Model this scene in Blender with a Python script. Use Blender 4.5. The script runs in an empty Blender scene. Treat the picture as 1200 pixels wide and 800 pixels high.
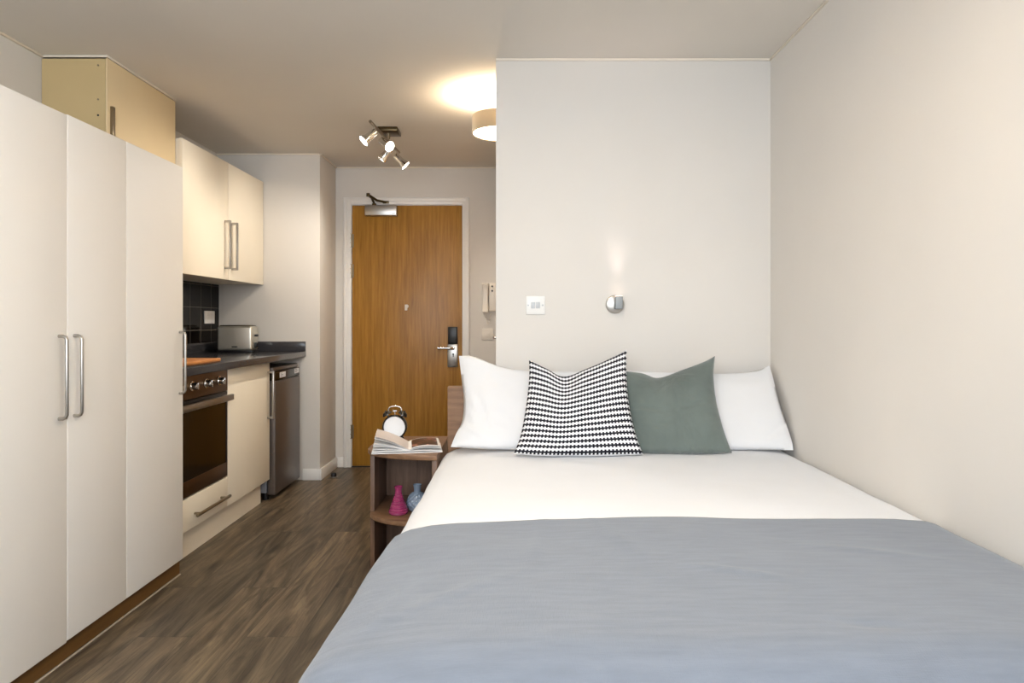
import bpy, bmesh, math, random
from mathutils import Vector, Matrix, noise
random.seed(7)
sc = bpy.context.scene
COL = sc.collection
PI = math.pi
R = math.radians

# ------------------------------------------------------------------ colours and materials
def lin(r, g, b):
    def f(c):
        c /= 255.0
        return c / 12.92 if c <= 0.04045 else ((c + 0.055) / 1.055) ** 2.4
    return (f(r), f(g), f(b), 1.0)

def new_mat(name):
    m = bpy.data.materials.new(name); m.use_nodes = True
    nt = m.node_tree
    return m, nt, nt.nodes['Principled BSDF']

def N(nt, t, **kw):
    n = nt.nodes.new(t)
    for k, v in kw.items():
        setattr(n, k, v)
    return n

def coords(nt, scale=(1, 1, 1), rot=(0, 0, 0), uv=False):
    tc = N(nt, 'ShaderNodeTexCoord'); mp = N(nt, 'ShaderNodeMapping')
    nt.links.new(tc.outputs['UV' if uv else 'Object'], mp.inputs['Vector'])
    mp.inputs['Scale'].default_value = scale
    mp.inputs['Rotation'].default_value = rot
    return mp.outputs['Vector']

def plain(name, rgb, rough=0.5, metal=0.0, vary=0.03, nscale=6.0, bump=0.0, bscale=200.0, coat=0.0, spec=0.5, aniso=None, sheen=0.0):
    m, nt, p = new_mat(name)
    v = coords(nt, aniso or (1, 1, 1))
    n = N(nt, 'ShaderNodeTexNoise'); n.inputs['Scale'].default_value = nscale; n.inputs['Detail'].default_value = 4
    nt.links.new(v, n.inputs['Vector'])
    r = N(nt, 'ShaderNodeValToRGB')
    c = lin(*rgb)
    r.color_ramp.elements[0].position = 0.3; r.color_ramp.elements[1].position = 0.7
    r.color_ramp.elements[0].color = tuple(x * (1 - vary) for x in c[:3]) + (1,)
    r.color_ramp.elements[1].color = tuple(min(1, x * (1 + vary)) for x in c[:3]) + (1,)
    nt.links.new(n.outputs['Fac'], r.inputs['Fac'])
    nt.links.new(r.outputs['Color'], p.inputs['Base Color'])
    p.inputs['Roughness'].default_value = rough
    p.inputs['Metallic'].default_value = metal
    p.inputs['Specular IOR Level'].default_value = spec
    p.inputs['Coat Weight'].default_value = coat
    p.inputs['Coat Roughness'].default_value = 0.12
    if sheen:
        p.inputs['Sheen Weight'].default_value = sheen
    if bump:
        b = N(nt, 'ShaderNodeTexNoise'); b.inputs['Scale'].default_value = bscale
        nt.links.new(v, b.inputs['Vector'])
        bn = N(nt, 'ShaderNodeBump'); bn.inputs['Strength'].default_value = bump; bn.inputs['Distance'].default_value = 0.002
        nt.links.new(b.outputs['Fac'], bn.inputs['Height']); nt.links.new(bn.outputs['Normal'], p.inputs['Normal'])
    return m

def wood(name, dark, light, scale, rough=0.45, nscale=3.0, coat=0.0):
    """grain runs along the axis with the smallest scale"""
    m, nt, p = new_mat(name)
    v = coords(nt, scale)
    n = N(nt, 'ShaderNodeTexNoise'); n.inputs['Scale'].default_value = nscale
    n.inputs['Detail'].default_value = 8; n.inputs['Roughness'].default_value = 0.65; n.inputs['Distortion'].default_value = 0.4
    nt.links.new(v, n.inputs['Vector'])
    r = N(nt, 'ShaderNodeValToRGB')
    r.color_ramp.elements[0].position = 0.3; r.color_ramp.elements[1].position = 0.72
    r.color_ramp.elements[0].color = lin(*dark); r.color_ramp.elements[1].color = lin(*light)
    nt.links.new(n.outputs['Fac'], r.inputs['Fac']); nt.links.new(r.outputs['Color'], p.inputs['Base Color'])
    p.inputs['Roughness'].default_value = rough; p.inputs['Coat Weight'].default_value = coat
    return m

def emit(name, rgb, strength):
    m, nt, p = new_mat(name)
    p.inputs['Base Color'].default_value = lin(*rgb)
    p.inputs['Emission Color'].default_value = lin(*rgb)
    p.inputs['Emission Strength'].default_value = strength
    return m

def fabric(name, rgb, rough=0.9, weave=900.0, strength=0.25, vary=0.04, sheen=0.2, streak=None, wrinkle=0.0):
    m, nt, p = new_mat(name)
    v = coords(nt)
    c = lin(*rgb)
    n = N(nt, 'ShaderNodeTexNoise'); n.inputs['Scale'].default_value = 5; n.inputs['Detail'].default_value = 5
    if streak:
        mp = coords(nt, streak); nt.links.new(mp, n.inputs['Vector'])
    else:
        nt.links.new(v, n.inputs['Vector'])
    r = N(nt, 'ShaderNodeValToRGB')
    r.color_ramp.elements[0].position = 0.3; r.color_ramp.elements[1].position = 0.7
    r.color_ramp.elements[0].color = tuple(x * (1 - vary) for x in c[:3]) + (1,)
    r.color_ramp.elements[1].color = tuple(min(1, x * (1 + vary)) for x in c[:3]) + (1,)
    nt.links.new(n.outputs['Fac'], r.inputs['Fac']); nt.links.new(r.outputs['Color'], p.inputs['Base Color'])
    w1 = N(nt, 'ShaderNodeTexNoise'); w1.inputs['Scale'].default_value = 1; w1.inputs['Detail'].default_value = 2
    w2 = N(nt, 'ShaderNodeTexNoise'); w2.inputs['Scale'].default_value = 1; w2.inputs['Detail'].default_value = 2
    nt.links.new(coords(nt, (weave * 0.05, weave * 0.5, weave * 0.2)), w1.inputs['Vector']); nt.links.new(coords(nt, (weave * 0.5, weave * 0.05, weave * 0.2)), w2.inputs['Vector'])
    a = N(nt, 'ShaderNodeMath', operation='ADD')
    nt.links.new(w1.outputs['Fac'], a.inputs[0]); nt.links.new(w2.outputs['Fac'], a.inputs[1])
    bn = N(nt, 'ShaderNodeBump'); bn.inputs['Strength'].default_value = strength; bn.inputs['Distance'].default_value = 0.0015
    nt.links.new(a.outputs[0], bn.inputs['Height'])
    last = bn.outputs['Normal']
    if wrinkle:
        wn = N(nt, 'ShaderNodeTexNoise'); wn.inputs['Scale'].default_value = 7; wn.inputs['Detail'].default_value = 3; wn.inputs['Distortion'].default_value = 1.2
        nt.links.new(v, wn.inputs['Vector'])
        b2 = N(nt, 'ShaderNodeBump'); b2.inputs['Strength'].default_value = wrinkle; b2.inputs['Distance'].default_value = 0.02
        nt.links.new(wn.outputs['Fac'], b2.inputs['Height']); nt.links.new(last, b2.inputs['Normal'])
        last = b2.outputs['Normal']
    nt.links.new(last, p.inputs['Normal'])
    p.inputs['Roughness'].default_value = rough; p.inputs['Sheen Weight'].default_value = sheen
    p.inputs['Specular IOR Level'].default_value = 0.2
    return m

def floor_mat():
    m, nt, p = new_mat('laminate_floor')
    v = coords(nt, (1, 1, 1), (0, 0, PI / 2))
    br = N(nt, 'ShaderNodeTexBrick'); br.offset = 0.37; br.offset_frequency = 2
    br.inputs['Scale'].default_value = 1.0
    br.inputs['Brick Width'].default_value = 1.2; br.inputs['Row Height'].default_value = 0.19
    br.inputs['Mortar Size'].default_value = 0.0012; br.inputs['Mortar Smooth'].default_value = 0.1
    br.inputs['Color1'].default_value = (0, 0, 0, 1); br.inputs['Color2'].default_value = (1, 1, 1, 1); br.inputs['Mortar'].default_value = (0.3, 0.3, 0.3, 1)
    nt.links.new(v, br.inputs['Vector'])
    # grain, shifted from plank to plank
    tc = N(nt, 'ShaderNodeTexCoord')
    sh = N(nt, 'ShaderNodeVectorMath', operation='MULTIPLY'); sh.inputs[1].default_value = (3.1, 7.7, 5.3)
    nt.links.new(br.outputs['Color'], sh.inputs[0])
    ad = N(nt, 'ShaderNodeVectorMath', operation='ADD')
    nt.links.new(tc.outputs['Object'], ad.inputs[0]); nt.links.new(sh.outputs[0], ad.inputs[1])
    mp = N(nt, 'ShaderNodeMapping'); mp.inputs['Scale'].default_value = (7, 0.75, 1)
    nt.links.new(ad.outputs[0], mp.inputs['Vector'])
    g = N(nt, 'ShaderNodeTexNoise'); g.inputs['Scale'].default_value = 2.2; g.inputs['Detail'].default_value = 9; g.inputs['Roughness'].default_value = 0.62; g.inputs['Distortion'].default_value = 1.6
    nt.links.new(mp.outputs[0], g.inputs['Vector'])
    mp2 = N(nt, 'ShaderNodeMapping'); mp2.inputs['Scale'].default_value = (110, 1.6, 1)
    nt.links.new(ad.outputs[0], mp2.inputs['Vector'])
    g2 = N(nt, 'ShaderNodeTexNoise'); g2.inputs['Scale'].default_value = 2; g2.inputs['Detail'].default_value = 8; g2.inputs['Roughness'].default_value = 0.7
    nt.links.new(mp2.outputs[0], g2.inputs['Vector'])
    mx = N(nt, 'ShaderNodeMath', operation='MULTIPLY_ADD'); mx.inputs[1].default_value = 0.42
    nt.links.new(g2.outputs['Fac'], mx.inputs[0]); nt.links.new(g.outputs['Fac'], mx.inputs[2])
    r = N(nt, 'ShaderNodeValToRGB'); e = r.color_ramp.elements
    e[0].position = 0.50; e[0].color = lin(58, 48, 40)
    e[1].position = 0.95; e[1].color = lin(150, 133, 108)
    e2 = e.new(0.70); e2.color = lin(103, 90, 74)
    nt.links.new(mx.outputs[0], r.inputs['Fac'])
    tone = N(nt, 'ShaderNodeMixRGB', blend_type='MULTIPLY'); tone.inputs['Fac'].default_value = 1.0
    rr = N(nt, 'ShaderNodeValToRGB'); rr.color_ramp.elements[0].color = (0.64, 0.64, 0.63, 1); rr.color_ramp.elements[1].color = (1.06, 1.02, 0.94, 1)
    nt.links.new(br.outputs['Color'], rr.inputs['Fac'])
    nt.links.new(r.outputs['Color'], tone.inputs['Color1']); nt.links.new(rr.outputs['Color'], tone.inputs['Color2'])
    mort = N(nt, 'ShaderNodeMixRGB'); mort.inputs['Color2'].default_value = lin(64, 55, 47)
    nt.links.new(br.outputs['Fac'], mort.inputs['Fac']); nt.links.new(tone.outputs['Color'], mort.inputs['Color1'])
    mp3 = N(nt, 'ShaderNodeMapping'); mp3.inputs['Scale'].default_value = (7, 2.6, 1)
    nt.links.new(ad.outputs[0], mp3.inputs['Vector'])
    vo = N(nt, 'ShaderNodeTexVoronoi'); vo.inputs['Scale'].default_value = 0.9; vo.inputs['Randomness'].default_value = 1.0
    nt.links.new(mp3.outputs[0], vo.inputs['Vector'])
    kr = N(nt, 'ShaderNodeValToRGB'); kr.color_ramp.elements[0].position = 0.03; kr.color_ramp.elements[0].color = (0.45, 0.43, 0.42, 1)
    kr.color_ramp.elements[1].position = 0.22; kr.color_ramp.elements[1].color = (1, 1, 1, 1)
    nt.links.new(vo.outputs['Distance'], kr.inputs['Fac'])
    kn = N(nt, 'ShaderNodeMixRGB', blend_type='MULTIPLY'); kn.inputs['Fac'].default_value = 1.0
    nt.links.new(mort.outputs['Color'], kn.inputs['Color1']); nt.links.new(kr.outputs['Color'], kn.inputs['Color2'])
    nt.links.new(kn.outputs['Color'], p.inputs['Base Color'])
    p.inputs['Roughness'].default_value = 0.42
    bn = N(nt, 'ShaderNodeBump'); bn.inputs['Strength'].default_value = 0.15; bn.inputs['Distance'].default_value = 0.002
    nt.links.new(g2.outputs['Fac'], bn.inputs['Height']); nt.links.new(bn.outputs['Normal'], p.inputs['Normal'])
    return m

def tile_mat():
    m, nt, p = new_mat('black_gloss_tiles')
    tc = N(nt, 'ShaderNodeTexCoord'); sp = N(nt, 'ShaderNodeSeparateXYZ'); cb = N(nt, 'ShaderNodeCombineXYZ')
    nt.links.new(tc.outputs['Object'], sp.inputs[0])
    nt.links.new(sp.outputs['Y'], cb.inputs['X']); nt.links.new(sp.outputs['Z'], cb.inputs['Y'])
    br = N(nt, 'ShaderNodeTexBrick'); br.offset = 0.0
    br.inputs['Scale'].default_value = 1; br.inputs['Brick Width'].default_value = 0.15; br.inputs['Row Height'].default_value = 0.15
    br.inputs['Mortar Size'].default_value = 0.0022
    br.inputs['Color1'].default_value = lin(14, 11, 10); br.inputs['Color2'].default_value = lin(18, 14, 12); br.inputs['Mortar'].default_value = lin(104, 100, 94)
    nt.links.new(cb.outputs[0], br.inputs['Vector']); nt.links.new(br.outputs['Color'], p.inputs['Base Color'])
    p.inputs['Roughness'].default_value = 0.08; p.inputs['Specular IOR Level'].default_value = 0.18
    return m

def cushion_pattern():
    m, nt, p = new_mat('black_and_white_woven_cotton')
    tc = N(nt, 'ShaderNodeTexCoord'); sp = N(nt, 'ShaderNodeSeparateXYZ')
    nt.links.new(tc.outputs['UV'], sp.inputs[0])
    def M(op, a, b=None):
        n = N(nt, 'ShaderNodeMath', operation=op)
        for i, x in enumerate((a, b)):
            if x is None: continue
            if isinstance(x, (int, float)): n.inputs[i].default_value = x
            else: nt.links.new(x, n.inputs[i])
        return n.outputs[0]
    fy = M('ABSOLUTE', M('SUBTRACT', M('FRACT', M('MULTIPLY', sp.outputs['Y'], 18)), 0.5))
    tick = M('LESS_THAN', M('FRACT', M('MULTIPLY', sp.outputs['X'], 33)), 0.52)
    core = M('LESS_THAN', fy, 0.15)
    wide = M('MULTIPLY', M('LESS_THAN', fy, 0.34), tick)
    k = M('MAXIMUM', core, wide)
    mx = N(nt, 'ShaderNodeMixRGB'); mx.inputs['Color1'].default_value = lin(240, 240, 242); mx.inputs['Color2'].default_value = lin(30, 30, 38)
    nt.links.new(k, mx.inputs['Fac']); nt.links.new(mx.outputs['Color'], p.inputs['Base Color'])
    bn = N(nt, 'ShaderNodeBump'); bn.inputs['Strength'].default_value = 0.3; bn.inputs['Distance'].default_value = 0.001
    nt.links.new(k, bn.inputs['Height']); nt.links.new(bn.outputs['Normal'], p.inputs['Normal'])
    p.inputs['Roughness'].default_value = 0.9; p.inputs['Specular IOR Level'].default_value = 0.2
    return m

def photo_mat():
    m, nt, p = new_mat('printed_page_photo')
    v = coords(nt, (1, 1, 1))
    n = N(nt, 'ShaderNodeTexNoise'); n.inputs['Scale'].default_value = 22; n.inputs['Detail'].default_value = 3; n.inputs['Distortion'].default_value = 0.8
    nt.links.new(v, n.inputs['Vector'])
    r = N(nt, 'ShaderNodeValToRGB'); e = r.color_ramp.elements
    e[0].position = 0.35; e[0].color = lin(40, 26, 22)
    e[1].position = 0.74; e[1].color = lin(225, 180, 165)
    a = e.new(0.55); a.color = lin(88, 56, 44)
    b = e.new(0.64); b.color = lin(160, 104, 88)
    nt.links.new(n.outputs['Fac'], r.inputs['Fac']); nt.links.new(r.outputs['Color'], p.inputs['Base Color'])
    p.inputs['Roughness'].default_value = 0.3
    return m

M_ = {}
M_['wall'] = plain('warm_grey_wall_paint', (225, 220, 213), 0.85, vary=0.012, nscale=3, bump=0.05, bscale=250, spec=0.2)
M_['ceiling'] = plain('ceiling_paint', (226, 220, 211), 0.9, vary=0.01, nscale=3, spec=0.2)
M_['trimw'] = plain('white_gloss_paint', (240, 237, 232), 0.35, vary=0.01)
M_['bead'] = plain('pale_sealant', (238, 228, 212), 0.6, vary=0.01)
M_['sealant'] = plain('grey_beige_sealant', (186, 172, 154), 0.6)
M_['lamphead'] = plain('satin_grey_metal', (150, 154, 156), 0.55, 0.4)
M_['floor'] = floor_mat()
M_['tiles'] = tile_mat()
M_['wardrobe'] = plain('white_satin_laminate', (240, 236, 230), 0.5, vary=0.006, spec=0.35)
M_['cream'] = plain('cream_satin_laminate', (246, 236, 217), 0.5, vary=0.008, spec=0.35)
M_['tan'] = plain('tan_cream_laminate', (232, 210, 168), 0.5, vary=0.008, spec=0.35)
M_['creamin'] = plain('cream_carcass_board', (204, 180, 132), 0.5, vary=0.02)
M_['ply'] = wood('brown_wood_plinth', (96, 66, 28), (122, 86, 42), (8, 1, 8), 0.5)
M_['walnut'] = wood('walnut_effect_board', (92, 67, 50), (134, 102, 80), (14, 14, 1.4), 0.45)
M_['walnuth'] = wood('walnut_effect_board_across', (110, 79, 55), (152, 115, 84), (1.4, 14, 14), 0.45)
M_['oak'] = wood('honey_oak_veneer', (146, 98, 26), (186, 135, 52), (16, 16, 0.9), 0.4)
M_['board'] = wood('oiled_beech', (196, 122, 62), (226, 158, 96), (20, 2, 20), 0.4)
M_['worktop'] = plain('dark_grey_gloss_worktop', (64, 63, 66), 0.16, vary=0.12, nscale=120)
M_['steel'] = plain('brushed_steel', (178, 174, 168), 0.32, 1.0, vary=0.05, nscale=40, aniso=(1, 1, 20))
M_['toaster'] = plain('satin_polished_steel', (228, 224, 212), 0.33, 0.85, vary=0.03)
M_['chrome'] = plain('polished_chrome', (222, 220, 216), 0.14, 1.0, vary=0.02)
M_['nickel'] = plain('satin_nickel', (150, 138, 118), 0.3, 1.0, vary=0.05)
M_['bronze'] = plain('dark_bronze_metal', (92, 78, 56), 0.3, 1.0, vary=0.06)
M_['ovensteel'] = plain('steel_with_brown_reflection', (118, 92, 66), 0.36, 1.0, vary=0.06, nscale=30, aniso=(1, 1, 30))  # warm reflection on brushed steel put into the base colour
M_['ovenglass'] = plain('dark_oven_glass', (26, 17, 10), 0.12, vary=0.15, nscale=4)
M_['black'] = plain('black_plastic', (20, 19, 20), 0.35, vary=0.1)
M_['fridge'] = plain('silver_fridge_finish', (118, 110, 106), 0.34, 0.7, vary=0.03)
M_['fridgeside'] = plain('silver_grey_side_panel', (150, 154, 162), 0.4, 0.3, vary=0.03)
M_['sticker'] = plain('white_sticker', (232, 232, 236), 0.4, vary=0.03)
M_['print'] = plain('dark_print', (90, 90, 100), 0.5, vary=0.05)
M_['whiteplastic'] = plain('white_plastic', (238, 236, 232), 0.3, vary=0.01)
M_['greyplastic'] = plain('pale_grey_plastic', (196, 198, 200), 0.35, vary=0.01)
M_['ivory'] = plain('ivory_plastic', (236, 229, 217), 0.35, vary=0.02)
M_['linen'] = fabric('white_cotton_sheet', (232, 233, 236), weave=1500, strength=0.08, vary=0.01, sheen=0.1, wrinkle=0.06)
M_['pillow'] = fabric('white_cotton_pillowcase', (233, 233, 234), weave=1500, strength=0.08, vary=0.01, sheen=0.1, wrinkle=0.12)
M_['throw'] = fabric('grey_woven_throw', (122, 128, 138), weave=1100, strength=0.35, vary=0.07, sheen=0.25, streak=(2, 14, 2), wrinkle=0.08)
M_['green'] = fabric('grey_green_velvet', (108, 118, 113), weave=1300, strength=0.1, vary=0.20, sheen=0.35, wrinkle=0.7)
M_['pattern'] = cushion_pattern()
M_['shade'] = fabric('beige_drum_shade_fabric', (176, 160, 136), weave=1200, strength=0.3, sheen=0.1)
M_['pink'] = plain('magenta_pink_glaze', (160, 58, 104), 0.15, vary=0.08, coat=0.5)
M_['blue'] = plain('grey_blue_glaze', (134, 150, 168), 0.2, vary=0.08, coat=0.5)
M_['paper'] = plain('white_paper', (240, 238, 236), 0.6, vary=0.02)
M_['page'] = plain('pale_pink_page', (226, 214, 208), 0.5, vary=0.03)
M_['photo'] = photo_mat()
M_['face'] = plain('white_clock_dial', (250, 250, 250), 0.15, vary=0.005, coat=0.6)
M_['gunmetal'] = plain('dark_gunmetal', (74, 72, 70), 0.22, 1.0, vary=0.05)
M_['mattress'] = fabric('mattress_ticking', (220, 216, 208))
M_['lens'] = emit('lit_spot_lens', (255, 246, 232), 18.0)
M_['diff'] = emit('lit_lamp_diffuser', (255, 238, 208), 17.0)
M_['uplit'] = emit('lit_reading_lamp_glass', (255, 226, 208), 4.0)
M_['pane'] = None

# ------------------------------------------------------------------ geometry helpers
ROOT = {}
class MB:
    def __init__(s):
        s.bm = bmesh.new(); s.uv = None
    def _merge(s, t, mat=None):
        if mat is not None: bmesh.ops.transform(t, matrix=mat, verts=t.verts)
        me = bpy.data.meshes.new('tmp'); t.to_mesh(me); t.free(); s.bm.from_mesh(me); bpy.data.meshes.remove(me)
        return s
    def box(s, x0, x1, y0, y1, z0, z1, bev=0.0, seg=2, mat=None):
        t = bmesh.new(); bmesh.ops.create_cube(t, size=1)
        for v in t.verts:
            v.co = Vector(((x0 + x1) / 2 + v.co.x * (x1 - x0), (y0 + y1) / 2 + v.co.y * (y1 - y0), (z0 + z1) / 2 + v.co.z * (z1 - z0)))
        if bev:
            bmesh.ops.bevel(t, geom=list(t.edges), offset=bev, segments=seg, affect='EDGES', profile=0.5)
        return s._merge(t, mat)
    def cyl(s, p0, p1, r0, r1=None, seg=24, bev=0.0):
        p0, p1 = Vector(p0), Vector(p1); d = p1 - p0; r1 = r0 if r1 is None else r1
        t = bmesh.new(); bmesh.ops.create_cone(t, cap_ends=True, cap_tris=False, segments=seg, radius1=r0, radius2=r1, depth=d.length)
        if bev:
            caps = [e for e in t.edges if len({round(v.co.z, 5) for v in e.verts}) == 1]
            bmesh.ops.bevel(t, geom=caps, offset=bev, segments=2, affect='EDGES', profile=0.5)
        q = Vector((0, 0, 1)).rotation_difference(d.normalized()).to_matrix().to_4x4()
        return s._merge(t, Matrix.Translation((p0 + p1) / 2) @ q)
    def sphere(s, c, r, seg=20, scale=(1, 1, 1), mat=None):
        t = bmesh.new(); bmesh.ops.create_uvsphere(t, u_segments=seg, v_segments=seg // 2, radius=r)
        m = Matrix.Translation(c) @ (mat or Matrix()) @ Matrix.Diagonal((*scale, 1))
        return s._merge(t, m)
    def tube(s, pts, r, seg=10):
        pts = [Vector(p) for p in pts]; t = bmesh.new(); rings = []
        up = None
        for i, p in enumerate(pts):
            d = (pts[min(i + 1, len(pts) - 1)] - pts[max(i - 1, 0)]).normalized()
            if up is None:
                up = Vector((0, 0, 1)) if abs(d.z) < 0.9 else Vector((1, 0, 0))
            a = (up - d * up.dot(d)).normalized(); b = d.cross(a); up = a
            rings.append([t.verts.new(p + r * (math.cos(2 * PI * k / seg) * a + math.sin(2 * PI * k / seg) * b)) for k in range(seg)])
        for i in range(len(rings) - 1):
            for k in range(seg):
                t.faces.new((rings[i][k], rings[i][(k + 1) % seg], rings[i + 1][(k + 1) % seg], rings[i + 1][k]))
        t.faces.new(rings[0][::-1]); t.faces.new(rings[-1])
        bmesh.ops.recalc_face_normals(t, faces=t.faces)
        return s._merge(t)
    def lathe(s, prof, c, mat=None, seg=40, disp=None):
        """prof: list of (radius, height) around local z"""
        t = bmesh.new(); rings = []
        for (r, h) in prof:
            ring = []
            for k in range(seg):
                a = 2 * PI * k / seg
                rr = r + (disp(a, h) if disp and r > 0.002 else 0)
                ring.append(t.verts.new((rr * math.cos(a), rr * math.sin(a), h)))
            rings.append(ring)
        for i in range(len(rings) - 1):
            for k in range(seg):
                t.faces.new((rings[i][k], rings[i][(k + 1) % seg], rings[i + 1][(k + 1) % seg], rings[i + 1][k]))
        loop = math.dist(prof[0], prof[-1]) < 1e-6
        if prof[0][0] > 1e-5 and not loop: t.faces.new(rings[0][::-1])
        if prof[-1][0] > 1e-5 and not loop: t.faces.new(rings[-1])
        bmesh.ops.remove_doubles(t, verts=t.verts, dist=1e-6)
        bmesh.ops.recalc_face_normals(t, faces=t.faces)
        return s._merge(t, Matrix.Translation(c) @ (mat or Matrix()))
    def prism(s, poly, z0, z1, bev=0.0):
        t = bmesh.new()
        lo = [t.verts.new((x, y, z0)) for x, y in poly]; hi = [t.verts.new((x, y, z1)) for x, y in poly]
        n = len(poly)
        t.faces.new(lo[::-1]); t.faces.new(hi)
        for i in range(n): t.faces.new((lo[i], lo[(i + 1) % n], hi[(i + 1) % n], hi[i]))
        bmesh.ops.recalc_face_normals(t, faces=t.faces)
        if bev:
            es = [e for e in t.edges if abs(e.verts[0].co.z - e.verts[1].co.z) < 1e-6]
            bmesh.ops.bevel(t, geom=es, offset=bev, segments=2, affect='EDGES', profile=0.5)
        return s._merge(t)
    def surf(s, rows, closed=False):
        """grid of points (list of rows)"""
        t = s.bm; g = [[t.verts.new(p) for p in row] for row in rows]
        for i in range(len(g) - 1):
            for j in range(len(g[0]) - 1):
                t.faces.new((g[i][j], g[i][j + 1], g[i + 1][j + 1], g[i + 1][j]))
        return s

def obj(name, mb, mat, parent=None, loc=None, smooth=38):
    base = Vector(ROOT[parent.name]) if parent else Vector(loc or (0, 0, 0))
    if base.length: bmesh.ops.translate(mb.bm, verts=mb.bm.verts, vec=-base)
    me = bpy.data.meshes.new(name); mb.bm.to_mesh(me); mb.bm.free()
    me.polygons.foreach_set('use_smooth', [True] * len(me.polygons))
    me.set_sharp_from_angle(angle=R(smooth))
    me.materials.append(mat)
    o = bpy.data.objects.new(name, me); COL.objects.link(o)
    if parent: o.parent = parent
    else: o.location = base
    ROOT[o.name] = tuple(base)
    return o

def thing(name, label, cat, loc, group=None):
    o = bpy.data.objects.new(name, None); COL.objects.link(o); o.location = loc
    o.empty_display_size = 0.05
    o['label'] = label; o['category'] = cat
    if group: o['group'] = group
    ROOT[o.name] = tuple(loc); return o

def tag(o, label, cat, group=None):
    o['label'] = label; o['category'] = cat
    if group: o['group'] = group
    return o

def struct(name, mb, mat, label=None, cat=None):
    o = obj(name, mb, mat); o['kind'] = 'structure'
    o['label'] = label or name.replace('_', ' '); o['category'] = cat or name.split('_')[0]
    return o

B = lambda *a, **k: MB().box(*a, **k)

# ------------------------------------------------------------------ measures (metres; camera stands at the origin looking +Y)
H = 2.278
XL, XR = -2.09, 1.134          # left and right wall faces
YB = -1.15                     # window wall behind the camera
YBED = 3.044                   # face of the wall behind the bed
YEND = 4.77                    # face of the wall that closes the kitchen run
YDOOR = 5.19                   # face of the entrance wall
XC = -1.372                    # outer corner of the kitchen end wall
XBED = -0.091                  # free edge of the wall behind the bed
XHALL = 0.55                   # recess behind that wall

# ------------------------------------------------------------------ room shell
struct('floor', B(XL - 0.15, XR + 0.15, YB - 0.15, YDOOR + 0.4, -0.1, 0), M_['floor'], 'dark greyish brown wood laminate plank floor', 'floor')
struct('ceiling', B(XL - 0.15, XR + 0.15, YB - 0.15, YDOOR + 0.4, H, H + 0.1), M_['ceiling'], 'plain cream painted ceiling', 'ceiling')
struct('wall_left', B(XL - 0.15, XL, YB - 0.15, YDOOR + 0.4, 0, H), M_['wall'], 'cream wall behind the wardrobe and kitchen units', 'wall')
struct('wall_right', B(XR, XR + 0.15, YB - 0.15, YBED + 0.2, 0, H), M_['wall'], 'pale plain wall along the right side of the bed', 'wall')
struct('wall_bed', B(XBED, XR + 0.15, YBED, YBED + 0.13, 0, H, bev=0.003), M_['wall'], 'pale wall behind the head of the bed', 'wall')
struct('wall_kitchen', B(XL, XC, YEND, YDOOR, 0, H, bev=0.003), M_['wall'], 'cream wall closing the far end of the kitchen units', 'wall')
m = MB()
DX0, DX1, DZ = -1.262, -0.40, 2.002
m.box(XL, DX0, YDOOR, YDOOR + 0.15, 0, H).box(DX1, XHALL + 0.15, YDOOR, YDOOR + 0.15, 0, H).box(DX0, DX1, YDOOR, YDOOR + 0.15, DZ, H)
struct('wall_entrance', m, M_['wall'], 'cream wall around the oak entrance door', 'wall')
m = MB()
m.box(XBED, XBED + 0.1, 3.95, 4.30, 0, H).box(XBED, XBED + 0.1, 5.06, YDOOR, 0, H).box(XBED, XBED + 0.1, 4.30, 5.06, 2.0, H)
m.box(XBED + 0.1, XHALL, 3.95, 4.05, 0, H).box(XHALL, XHALL + 0.1, YBED + 0.13, 4.05, 0, H)
struct('wall_hall', m, M_['wall'], 'wall of the entrance passage behind the bed wall', 'wall')
# window wall behind the camera
WX0, WX1, WZ0, WZ1 = -1.9, 0.95, 1.0, 2.2
m = MB()
m.box(XL, WX0, YB - 0.15, YB, 0, H).box(WX1, XR, YB - 0.15, YB, 0, H).box(WX0, WX1, YB - 0.15, YB, 0, WZ0).box(WX0, WX1, YB - 0.15, YB, WZ1, H)
struct('wall_window', m, M_['wall'], 'wall with the window behind the camera', 'wall')
w = thing('window_1', 'white framed window behind the camera', 'window', (0, YB, WZ0)); w['kind'] = 'structure'
m = MB()
for x in (WX0, (WX0 + WX1) / 2 - 0.03, WX1 - 0.06): m.box(x, x + 0.06, YB - 0.11, YB - 0.04, WZ0, WZ1, bev=0.004)
m.box(WX0, WX1, YB - 0.11, YB - 0.04, WZ0, WZ0 + 0.06, bev=0.004).box(WX0, WX1, YB - 0.11, YB - 0.04, WZ1 - 0.06, WZ1, bev=0.004)
obj('window_frame', m, M_['trimw'], w)
gm, nt, p = new_mat('clear_glass')
tr = N(nt, 'ShaderNodeBsdfTransparent'); gl = N(nt, 'ShaderNodeBsdfGlossy'); gl.inputs['Roughness'].default_value = 0.02
mx = N(nt, 'ShaderNodeMixShader'); mx.inputs[0].default_value = 0.06
nt.links.new(tr.outputs[0], mx.inputs[1]); nt.links.new(gl.outputs[0], mx.inputs[2])
nt.links.new(mx.outputs[0], nt.nodes['Material Output'].inputs['Surface'])
for (a, b) in ((WX0 + 0.06, (WX0 + WX1) / 2 - 0.03), ((WX0 + WX1) / 2 + 0.03, WX1 - 0.06)):
    obj('pane', B(a, b, YB - 0.08, YB - 0.074, WZ0 + 0.06, WZ1 - 0.06), gm, w)

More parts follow.
